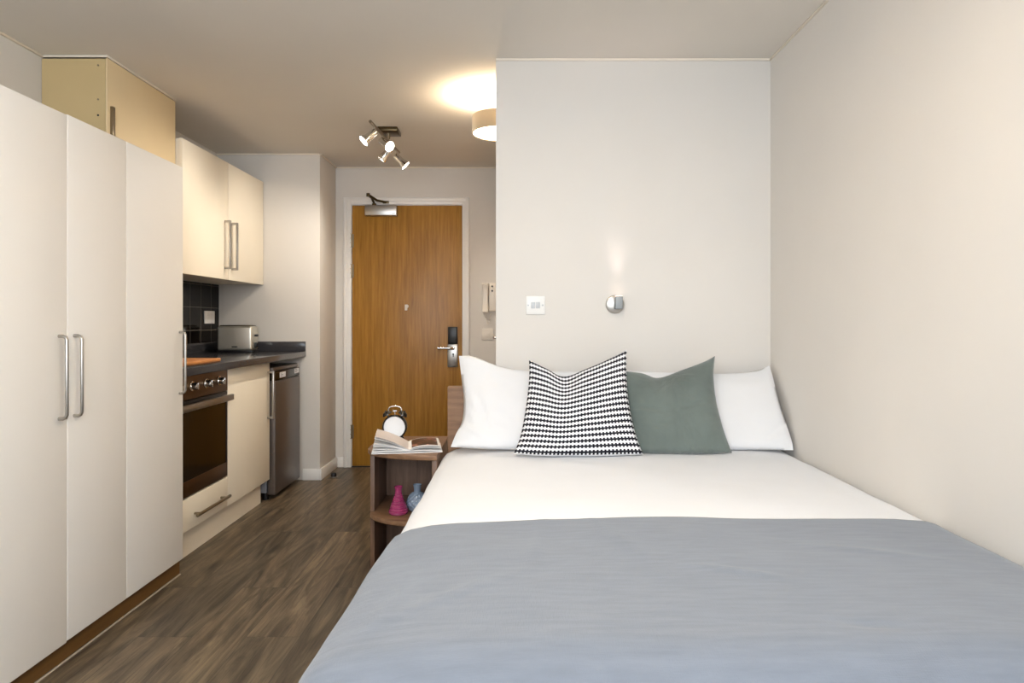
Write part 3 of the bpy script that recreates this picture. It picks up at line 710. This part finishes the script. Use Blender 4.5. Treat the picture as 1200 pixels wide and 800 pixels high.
def bedding(y0, y1, off, ns=150, ny=110, yfoot=1.10, drop=0.0, amp=0.004, seed=0.0, edge=0.0, foot_hang=None, zhem=None):
    """rows of points; y0 = foot side"""
    rows = []
    # path along the length: up the foot end, over the rounded foot edge, then along the top
    path = []
    if foot_hang:
        rad = 0.11
        for k in range(14): path.append((yfoot, foot_hang + (ZT - rad - foot_hang) * k / 13, 0))
        for k in range(1, 12):
            a = (PI / 2) * k / 12; path.append((yfoot + rad * (1 - math.cos(a)), ZT - rad + rad * math.sin(a), 1))
        n = ny
        for k in range(n + 1): path.append((yfoot + rad + (y1 - yfoot - rad) * k / n, ZT, 1))
    else:
        for k in range(ny + 1): path.append((y0 + (y1 - y0) * k / ny, ZT, 1))
    for (y, zc, f) in path:
        row = []
        for j in range(ns + 1):
            x, z = prof(j / ns, y)
            x += (0.034 - 0.026 * sm(2.3, 1.1, y)) * sm(0.3, -0.25, x)
            z = z + off
            zz = z - (ZT - zc) if z - (ZT - zc) > 0.10 else 0.10 + 0.02 * (z - 0.1)
            if zc < ZT: zz = max(min(zz, z), 0.12)
            top = sm(0.5, 0.57, z)
            w = noise.noise(Vector((x * 2.2 + seed, y * 3.0, 0.3))) * amp + noise.noise(Vector((x * 6 + seed, y * 7, 2.3))) * amp * 0.45
            yy = y
            if edge: yy = y + edge * noise.noise(Vector((x * 2.5 + seed, 1.7, 0.4))) * sm(y1 - 0.15, y1, y)
            dx = 0.0
            if x < -0.24:
                dx = -1.3 * off * sm(-0.24, -0.33, x) + 0.010 * noise.noise(Vector((seed + 4, y * 4.0, z * 2))) - 0.0
            row.append(Vector((x + dx, yy, zz + w * (0.35 + 0.65 * top))))
        rows.append(row)
    return rows
def crease(rows):
    for row in rows:
        for p in row:
            for (cx, cy, a, w, ln, h) in CREASES:
                u = (p.x - cx) * math.cos(a) + (p.y - cy) * math.sin(a); v = -(p.x - cx) * math.sin(a) + (p.y - cy) * math.cos(a)
                if p.z > 0.5: p.z += h * math.exp(-(v / w) ** 2) * math.exp(-(u / ln) ** 2)
    return rows
def cloth(name, rows, mat, thick, label, cat, loc):
    m = MB(); m.surf(rows)
    bmesh.ops.recalc_face_normals(m.bm, faces=m.bm.faces)
    up = sum((f.normal.z for f in m.bm.faces)) 
    if up < 0: bmesh.ops.reverse_faces(m.bm, faces=m.bm.faces)
    o = obj(name, m, mat, None, loc, smooth=80)
    md = o.modifiers.new('thickness', 'SOLIDIFY'); md.thickness = thick; md.offset = -1
    return tag(o, label, cat)
cloth('duvet', bedding(1.05, 2.985, 0.0, amp=0.006, seed=1.0, yfoot=1.045, foot_hang=0.20), M_['linen'], 0.03, 'smooth white duvet spread over the bed under the grey throw', 'duvet', (0.4, 2.0, 0.3))
CREASES = [(0.05, 1.62, 1.45, 0.016, 0.14, 0.0045), (0.24, 1.66, 1.9, 0.016, 0.13, 0.0040), (0.46, 1.42, 2.75, 0.014, 0.08, 0.0050), (0.60, 1.17, 2.9, 0.012, 0.05, -0.0050),
           (-0.12, 1.33, 0.7, 0.02, 0.15, 0.0040), (0.80, 1.55, 2.8, 0.018, 0.15, 0.0040), (-0.25, 1.26, 1.3, 0.02, 0.10, 0.0045)]
rows = bedding(1.0, 1.80, 0.007, amp=0.006, seed=1.0, yfoot=1.03, foot_hang=0.16, edge=0.022, ny=80)
cloth('throw_blanket', crease(rows), M_['throw'], 0.005, 'grey woven throw blanket across the foot of the bed', 'blanket', (0.4, 1.4, 0.3))

# ------------------------------------------------------------------ pillows and cushions
def spline(pts, n):
    """Catmull-Rom resample through 3-D points"""
    P = [Vector(p) for p in pts]; P = [2 * P[0] - P[1]] + P + [2 * P[-1] - P[-2]]
    out = []
    segs = len(P) - 3; dense = 400
    for k in range(dense + 1):
        u = k / dense * segs; i = min(int(u), segs - 1); t = u - i
        a, b, c, d_ = P[i], P[i + 1], P[i + 2], P[i + 3]
        out.append(0.5 * ((2 * b) + (c - a) * t + (2 * a - 5 * b + 4 * c - d_) * t * t + (3 * b - a - 3 * c + d_) * t ** 3))
    # even spacing along the curve
    L = [0.0]
    for i in range(dense): L.append(L[-1] + (out[i + 1] - out[i]).length)
    res, i = [], 0
    for k in range(n + 1):
        d = L[-1] * k / n
        while i < dense - 1 and L[i + 1] < d: i += 1
        t = (d - L[i]) / max(1e-9, L[i + 1] - L[i]); res.append(out[i].lerp(out[i + 1], min(1, t)))
    return res
def soft(name, bottom, top, left, right, mat, tf, tb_, label, cat, group=None, n=46, dent=None, amp=0.006, seed=0, cross=0.0, powr=0.5, ridge=None):
    """Coons patch between four edge curves, swollen to front and back"""
    b, t, l, r = spline(bottom, n), spline(top, n), spline(left, n), spline(right, n)
    c00, c10, c01, c11 = b[0], b[n], t[0], t[n]
    nrm = ((c10 - c00).cross(c01 - c00)).normalized()
    if nrm.y > 0: nrm = -nrm
    def base(i, j):
        u, v = i / n, j / n
        return (1 - v) * b[i] + v * t[i] + (1 - u) * l[j] + u * r[j] - ((1 - u) * (1 - v) * c00 + u * (1 - v) * c10 + (1 - u) * v * c01 + u * v * c11)
    bm = bmesh.new(); uvl = bm.loops.layers.uv.new('UVMap')
    V = {}
    for side, th in ((1, tf), (-1, tb_)):
        for i in range(n + 1):
            for j in range(n + 1):
                u, v = i / n, j / n
                p = base(i, j)
                e = max(0.0, 4 * u * (1 - u)) ** powr * max(0.0, 4 * v * (1 - v)) ** (powr * 0.9)
                rim = (i in (0, n) or j in (0, n))
                if rim:
                    if side == 1: V[(1, i, j)] = bm.verts.new(p); V[(-1, i, j)] = V[(1, i, j)]
                    continue
                k = th * e
                if dent and side == 1:
                    k -= dent[2] * math.exp(-((u - dent[0]) / dent[3]) ** 2) * sm(dent[1], 1.0, v) * min(1, e * 1.5)
                if cross and side == 1:
                    k -= cross * (math.exp(-((u - 0.5) / 0.02) ** 2) + math.exp(-((v - 0.5) / 0.02) ** 2)) * e
                w = amp * (noise.noise(Vector((u * 3.1 + seed, v * 3.3, side))) + 0.5 * noise.noise(Vector((u * 8 + seed, v * 7, side * 2.0))))
                if ridge and side == 1:
                    w += sum(hh * math.exp(-(((u - uu) * math.cos(a) + (v - vv) * math.sin(a)) / wd_) ** 2) * math.exp(-(((v - vv) * math.cos(a) - (u - uu) * math.sin(a)) / ln) ** 2) for (uu, vv, a, wd_, ln, hh) in ridge)
                V[(side, i, j)] = bm.verts.new(p + nrm * side * (k + w * min(1, e * 1.6)))
    for side in (1, -1):
        for i in range(n):
            for j in range(n):
                q = [(i, j), (i + 1, j), (i + 1, j + 1), (i, j + 1)]
                if side == -1: q = q[::-1]
                vs = [V[(side, *k)] for k in q]
                f = bm.faces.new(vs)
                for lp_, k in zip(f.loops, q): lp_[uvl].uv = (k[0] / n, k[1] / n)
    bmesh.ops.recalc_face_normals(bm, faces=bm.faces)
    m = MB(); m.bm.free(); m.bm = bm
    o = obj(name, m, mat, None, tuple(sum((b[i] for i in (0, n)), Vector()) / 2), smooth=120)
    return tag(o, label, cat, group)

# left pillow
soft('pillow', [(-0.270, 2.81, 0.592), (-0.1, 2.79, 0.586), (0.2, 2.78, 0.586), (0.41, 2.79, 0.592)],
     [(-0.252, 3.0, 0.957), (-0.19, 2.99, 0.955), (-0.07, 2.985, 0.910), (0.05, 2.98, 0.893), (0.3, 2.98, 0.890), (0.42, 2.985, 0.91)],
     [(-0.270, 2.81, 0.592), (-0.252, 2.84, 0.638), (-0.228, 2.88, 0.69), (-0.224, 2.92, 0.77), (-0.238, 2.97, 0.86), (-0.252, 3.0, 0.957)],
     [(0.41, 2.79, 0.592), (0.405, 2.86, 0.70), (0.41, 2.94, 0.82), (0.42, 2.985, 0.91)],
     M_['pillow'], 0.058, 0.02, 'plump white pillow at the left end of the headboard', 'pillow', 'white bed pillows', seed=3, amp=0.007,
     ridge=[(0.08, 0.2, 0.9, 0.02, 0.16, 0.014), (0.12, 0.45, 0.25, 0.02, 0.2, -0.010), (0.05, 0.35, 0.5, 0.015, 0.15, 0.010)])
soft('pillow', [(0.43, 2.79, 0.592), (0.65, 2.78, 0.586), (0.95, 2.775, 0.586), (1.116, 2.75, 0.590)],
     [(0.43, 2.985, 0.90), (0.6, 2.98, 0.888), (0.85, 2.98, 0.880), (1.03, 2.985, 0.888), (1.112, 3.0, 0.914)],
     [(0.43, 2.79, 0.592), (0.435, 2.86, 0.70), (0.43, 2.94, 0.82), (0.43, 2.985, 0.90)],
     [(1.116, 2.75, 0.590), (1.118, 2.775, 0.63), (1.112, 2.88, 0.76), (1.112, 2.96, 0.87), (1.112, 3.0, 0.914)],
     M_['pillow'], 0.048, 0.02, 'plump white pillow in the corner by the right wall', 'pillow', 'white bed pillows', seed=9, amp=0.006,
     ridge=[(0.93, 0.12, 2.2, 0.02, 0.12, 0.010), (0.95, 0.25, 2.5, 0.015, 0.15, -0.008)])
# patterned cushion
soft('scatter_cushion', [(-0.010, 2.655, 0.594), (0.10, 2.640, 0.588), (0.30, 2.635, 0.588), (0.492, 2.645, 0.592)],
     [(0.053, 2.82, 0.951), (0.12, 2.82, 0.915), (0.195, 2.81, 0.882), (0.30, 2.82, 0.915), (0.40, 2.83, 0.960), (0.459, 2.835, 0.990)],
     [(-0.010, 2.655, 0.594), (0.018, 2.70, 0.66), (0.042, 2.76, 0.78), (0.053, 2.80, 0.88), (0.053, 2.82, 0.951)],
     [(0.492, 2.645, 0.592), (0.466, 2.69, 0.68), (0.452, 2.75, 0.79), (0.452, 2.80, 0.90), (0.459, 2.835, 0.990)],
     M_['pattern'], 0.085, 0.055, 'square cushion with black and white woven rows leaning on the pillows', 'cushion', 'scatter cushions', seed=5, amp=0.004,
     dent=(0.38, 0.55, 0.03, 0.10))
soft('scatter_cushion', [(0.44, 2.70, 0.592), (0.55, 2.685, 0.588), (0.72, 2.675, 0.588), (0.848, 2.685, 0.592)],
     [(0.43, 2.85, 0.903), (0.52, 2.86, 0.892), (0.595, 2.86, 0.872), (0.70, 2.87, 0.905), (0.79, 2.875, 0.938), (0.838, 2.88, 0.962)],
     [(0.44, 2.70, 0.592), (0.45, 2.75, 0.70), (0.44, 2.81, 0.82), (0.43, 2.85, 0.903)],
     [(0.848, 2.685, 0.592), (0.828, 2.72, 0.67), (0.815, 2.78, 0.78), (0.818, 2.83, 0.88), (0.838, 2.88, 0.962)],
     M_['green'], 0.07, 0.03, 'plain grey-green velvet cushion behind the patterned cushion', 'cushion', 'scatter cushions', seed=11, amp=0.006,
     dent=(0.42, 0.6, 0.022, 0.10), cross=0.008, ridge=[(0.3, 0.42, 1.4, 0.02, 0.18, 0.006), (0.28, 0.3, 1.5, 0.02, 0.15, 0.006), (0.85, 0.68, 0.9, 0.02, 0.12, 0.006), (0.7, 0.6, 1.2, 0.015, 0.12, -0.005)])

# ------------------------------------------------------------------ bedside shelf unit
bs = thing('bedside_shelf', 'walnut bedside shelf unit with curved front between bed and passage', 'bedside table', (-0.49, 3.08, 0))
YBK = 3.29
def curve(rx, ry, cx=-0.327, cy=3.0, n=20):
    return [(cx - rx * math.sin(a), cy - ry * math.cos(a)) for a in [PI / 2 * k / n for k in range(n + 1)]]
poly = [(-0.327, YBK)] + curve(0.322, 0.19) + [(-0.649, YBK)]
obj('top', MB().prism(poly, 0.535, 0.556, bev=0.003), M_['walnuth'], bs)
obj('side_panel', B(-0.641, -0.622, 2.995, YBK, 0.0, 0.535, bev=0.001), M_['walnut'], bs)
obj('side_panel', B(-0.349, -0.328, 2.82, YBK, 0.0, 0.535, bev=0.001), M_['walnut'], bs)
obj('back_panel', B(-0.622, -0.349, YBK - 0.018, YBK, 0.0, 0.535), M_['walnut'], bs)
poly = [(-0.349, YBK - 0.018), (-0.349, 2.815)] + curve(0.288, 0.185, -0.349) + [(-0.622, 2.997), (-0.622, YBK - 0.018)]
obj('shelf', MB().prism([(-0.349, YBK - 0.018)] + curve(0.290, 0.185, -0.349) + [(-0.622, 3.0), (-0.622, YBK - 0.018)], 0.258, 0.277, bev=0.002), M_['walnuth'], bs)
obj('shelf', MB().prism([(-0.349, YBK - 0.018)] + curve(0.273, 0.175, -0.349) + [(-0.622, YBK - 0.018)], 0.012, 0.03, bev=0.002), M_['walnuth'], bs)

# vases on the shelf
pr = []
for k in range(61):
    t = k / 60; z = t * 0.118
    if t < 0.06: r = 0.037 + 0.006 * (t / 0.06)
    elif t < 0.74: r = 0.043 - (t - 0.06) / 0.68 * 0.0285
    elif t < 0.88: r = 0.0145
    else: r = 0.0145 + 0.004 * ((t - 0.88) / 0.12) ** 0.7
    if 0.05 < t < 0.72: r += 0.0016 * math.sin(t * 2 * PI * 13)
    pr.append((r, z))
pr = [(0, 0)] + pr + [(0.014, 0.118), (0.012, 0.09), (0.0, 0.088)]
m = MB(); m.lathe(pr, (-0.510, 2.955, 0.2775), seg=40)
tag(obj('vase', m, M_['pink'], None, (-0.510, 2.955, 0.2775)), 'magenta conical ribbed vase on the bedside shelf', 'vase', 'small vases on the bedside shelf')
pr = []
for k in range(57):
    t = k / 56; z = t * 0.116
    if t < 0.72: a = t / 0.72; r = 0.024 + 0.025 * math.sin(PI * min(1, a * 0.98 + 0.02)) ** 0.8 * (1 if a < 0.5 else 1) - 0.006 * a
    elif t < 0.90: r = 0.0150
    else: r = 0.0150 + 0.004 * ((t - 0.88) / 0.12)
    pr.append((max(r, 0.0145), z))
pr = [(0, 0)] + pr + [(0.018, 0.116), (0.014, 0.09), (0, 0.088)]
def dia(a, h):
    if h < 0.006 or h > 0.082: return 0
    return 0.0028 * (abs(math.sin(a * 6 + h * 150)) + abs(math.sin(a * 6 - h * 150)) - 1.0)
m = MB(); m.lathe(pr, (-0.434, 2.995, 0.2775), seg=96, disp=dia)
tag(obj('vase', m, M_['blue'], None, (-0.434, 2.995, 0.2775)), 'grey-blue round vase with diamond relief on the bedside shelf', 'vase', 'small vases on the bedside shelf')

# alarm clock
cc = Vector((-0.556, 3.13, 0.626))
ck = thing('alarm_clock', 'dark metal twin-bell alarm clock with bright white dial on the bedside unit', 'alarm clock', (cc.x, cc.y, 0.556))
rx = Matrix.Rotation(R(90), 4, 'X')
m = MB(); m.lathe([(0, -0.026), (0.046, -0.026), (0.054, -0.018), (0.056, 0.0), (0.056, 0.016), (0.053, 0.021), (0.049, 0.021), (0.049, 0.014), (0, 0.014)], cc, rx, 48); obj('case', m, M_['gunmetal'], ck)
m = MB(); m.lathe([(0, 0.0155), (0.047, 0.0155), (0.0485, 0.0165), (0.0485, 0.014), (0, 0.014)], cc, rx, 48); obj('dial', m, M_['face'], ck)
for s in (-1, 1):
    c = cc + Vector((s * 0.036, 0, 0.057)); ax = Vector((s * 0.5, 0, 0.85)).normalized()
    m = MB(); m.lathe([(0, 0.014), (0.010, 0.013), (0.018, 0.008), (0.022, 0.0), (0.0225, -0.004), (0, -0.004)], c, Vector((0, 0, 1)).rotation_difference(ax).to_matrix().to_4x4(), 28); m.cyl(c - ax * 0.016, c + ax * 0.018, 0.0035, seg=10)
    obj('bell', m, M_['gunmetal'], ck)
    m = MB(); m.cyl(cc + Vector((s * 0.032, 0, -0.042)), Vector((cc.x + s * 0.040, cc.y, 0.5565)), 0.005, 0.006, seg=12); obj('foot', m, M_['gunmetal'], ck)
pts = [cc + Vector((s * 0.030 * math.cos(a) if True else 0, 0, 0.070 + 0.024 * math.sin(a) ** 0.6)) for s in (1,) for a in [PI * k / 20 for k in range(21)]]
obj('handle', MB().tube(pts, 0.0035, 10), M_['chrome'], ck)
m = MB(); m.cyl(cc + Vector((0, 0, 0.054)), cc + Vector((0, 0, 0.072)), 0.002, seg=8).cyl(cc + Vector((-0.008, 0, 0.072)), cc + Vector((0.008, 0, 0.072)), 0.0045, seg=12); obj('hammer', m, M_['chrome'], ck)

# open book
bk_o = Vector((-0.452, 2.860, 0.5565))
bk = thing('open_book', 'open illustrated book with fanned pages on the bedside unit', 'book', tuple(bk_o))
ang = R(9)
E1 = Vector((math.cos(ang), math.sin(ang), 0)); E2 = Vector((-math.sin(ang), math.cos(ang), 0))
def sheet(prof_, v0, v1, th, slant=0.0):
    """prof_: (u, z) points from the gutter outwards"""
    m = MB(); t = m.bm; n = len(prof_); g = []
    for (top) in (1, 0):
        for v in (v0, v1):
            g.append([t.verts.new(bk_o + E1 * u + E2 * (v + slant * abs(u)) + Vector((0, 0, z + (0 if top else -th)))) for (u, z) in prof_])
    a, b, c, d_ = g
    for i in range(n - 1):
        t.faces.new((a[i], a[i + 1], b[i + 1], b[i])); t.faces.new((c[i], d_[i], d_[i + 1], c[i + 1]))
        t.faces.new((a[i], c[i], c[i + 1], a[i + 1])); t.faces.new((b[i], b[i + 1], d_[i + 1], d_[i]))
    t.faces.new((a[0], b[0], d_[0], c[0])); t.faces.new((a[-1], c[-1], d_[-1], b[-1]))
    bmesh.ops.recalc_face_normals(t, faces=t.faces)
    return m
def arc(sgn, W, h0, hmid, hend, n=14):
    out = []
    for k in range(n + 1):
        t = k / n
        out.append((sgn * W * t, h0 * (1 - t) ** 3 + 3 * hmid * t * (1 - t) ** 2 + 3 * (hmid * 0.6 + hend * 0.5) * t * t * (1 - t) + hend * t ** 3))
    return out
m = sheet([(-0.152, 0.0035), (-0.02, 0.003), (0.0, 0.0028), (0.02, 0.003), (0.142, 0.0035)], -0.004, 0.206, 0.003); obj('cover', m, M_['paper'], bk)
for (W, h0, hm, he, th, sl_, mt) in ((0.148, 0.012, 0.014, 0.010, 0.004, 0.0, 'paper'), (0.146, 0.012, 0.020, 0.018, 0.002, 0.01, 'paper'), (0.145, 0.013, 0.026, 0.034, 0.0025, 0.02, 'paper'), (0.143, 0.013, 0.030, 0.041, 0.002, 0.03, 'paper'), (0.140, 0.014, 0.038, 0.064, 0.0015, 0.05, 'paper'), (0.137, 0.015, 0.043, 0.072, 0.0015, 0.07, 'page')):
    obj('page_leaf', sheet(arc(-1, W, h0, hm, he), 0.0, 0.2, th, sl_), M_[mt], bk)
for (W, h0, hm, he, th) in ((0.138, 0.010, 0.012, 0.007, 0.003), (0.135, 0.012, 0.026, 0.019, 0.002), (0.133, 0.015, 0.034, 0.026, 0.002)):
    obj('page_leaf', sheet(arc(1, W, h0, hm, he), 0.0, 0.2, th, 0.0), M_['paper'], bk)
pa = arc(1, 0.133, 0.015, 0.034, 0.026, 28)
obj('printed_photo', sheet([(u, z + 0.0008) for (u, z) in pa if 0.014 < u < 0.127], 0.012, 0.19, 0.0006), M_['photo'], bk)

# ------------------------------------------------------------------ lights
def area(name, loc, target, sx, sy, energy, col):
    l = bpy.data.lights.new(name, 'AREA'); l.shape = 'RECTANGLE'; l.size = sx; l.size_y = sy; l.energy = energy; l.color = col
    o = bpy.data.objects.new(name, l); COL.objects.link(o); o.location = loc
    o.rotation_euler = (Vector(target) - Vector(loc)).to_track_quat('-Z', 'Y').to_euler(); return o
WM = (WX0 + WX1) / 2
area('daylight_left', ((WX0 + WM) / 2, YB - 0.22, (WZ0 + WZ1) / 2), ((WX0 + WM) / 2, 3, 1.3), WM - WX0, WZ1 - WZ0, 26, (0.82, 0.90, 1.0))
area('daylight_right', ((WX1 + WM) / 2, YB - 0.22, (WZ0 + WZ1) / 2), ((WX1 + WM) / 2, 3, 1.3), WM - WX0, WZ1 - WZ0, 50, (0.82, 0.90, 1.0))
for i, (p, dv) in enumerate(LAMPS):
    l = bpy.data.lights.new('spot_bulb', 'SPOT'); l.energy = 25; l.color = (1.0, 0.92, 0.81); l.spot_size = R(100); l.spot_blend = 0.9; l.shadow_soft_size = 0.025
    o = bpy.data.objects.new('spot_bulb', l); COL.objects.link(o); o.location = p; o.rotation_euler = dv.to_track_quat('-Z', 'Y').to_euler()
l = bpy.data.lights.new('drum_bulb', 'POINT'); l.energy = 12; l.color = (1.0, 0.84, 0.62); l.shadow_soft_size = 0.05
o = bpy.data.objects.new('drum_bulb', l); COL.objects.link(o); o.location = (CXY[0] - 0.05, CXY[1], 2.125)
l = bpy.data.lights.new('reading_bulb', 'SPOT'); l.energy = 2.6; l.color = (1.0, 0.78, 0.74); l.spot_size = R(48); l.spot_blend = 1.0; l.shadow_soft_size = 0.012
o = bpy.data.objects.new('reading_bulb', l); COL.objects.link(o); o.location = (0.45, YBED - 0.038, 1.226); o.rotation_euler = Vector((-0.02, -0.03, 1)).to_track_quat('-Z', 'Y').to_euler()

# fill light of the added, unseen twin of the passage drum lamp
l = bpy.data.lights.new('added_fill_lamp', 'AREA'); l.shape = 'DISK'; l.size = 0.28; l.energy = 8; l.color = (1.0, 0.95, 0.87)
o = bpy.data.objects.new('added_fill_lamp', l); COL.objects.link(o); o.location = (CX2[0], CX2[1], 2.079)
l = bpy.data.lights.new('added_fill_bulb', 'POINT'); l.energy = 13; l.color = (1.0, 0.86, 0.70); l.shadow_soft_size = 0.05
o = bpy.data.objects.new('added_fill_bulb', l); COL.objects.link(o); o.location = (CX2[0] + 0.05, CX2[1], 2.125)
wl = bpy.data.worlds.new('sky'); sc.world = wl; wl.use_nodes = True
bg = wl.node_tree.nodes['Background']; bg.inputs['Color'].default_value = (0.86, 0.93, 1.0, 1); bg.inputs['Strength'].default_value = 3.0

# ------------------------------------------------------------------ camera and view
cam = bpy.data.cameras.new('camera'); cam.sensor_width = 36; cam.lens = 24.0
cam.shift_x = -5 / 1200; cam.shift_y = -24 / 1200; cam.clip_start = 0.02
co = bpy.data.objects.new('camera', cam); COL.objects.link(co); co.location = (0, 0, 1.11); co.rotation_euler = (R(90), 0, 0)
sc.camera = co
vs = sc.view_settings; sc.display_settings.display_device = 'sRGB'
vs.view_transform = 'Standard'; vs.look = 'None'; vs.gamma = 1.0; vs.use_curve_mapping = False; vs.exposure = 0.2
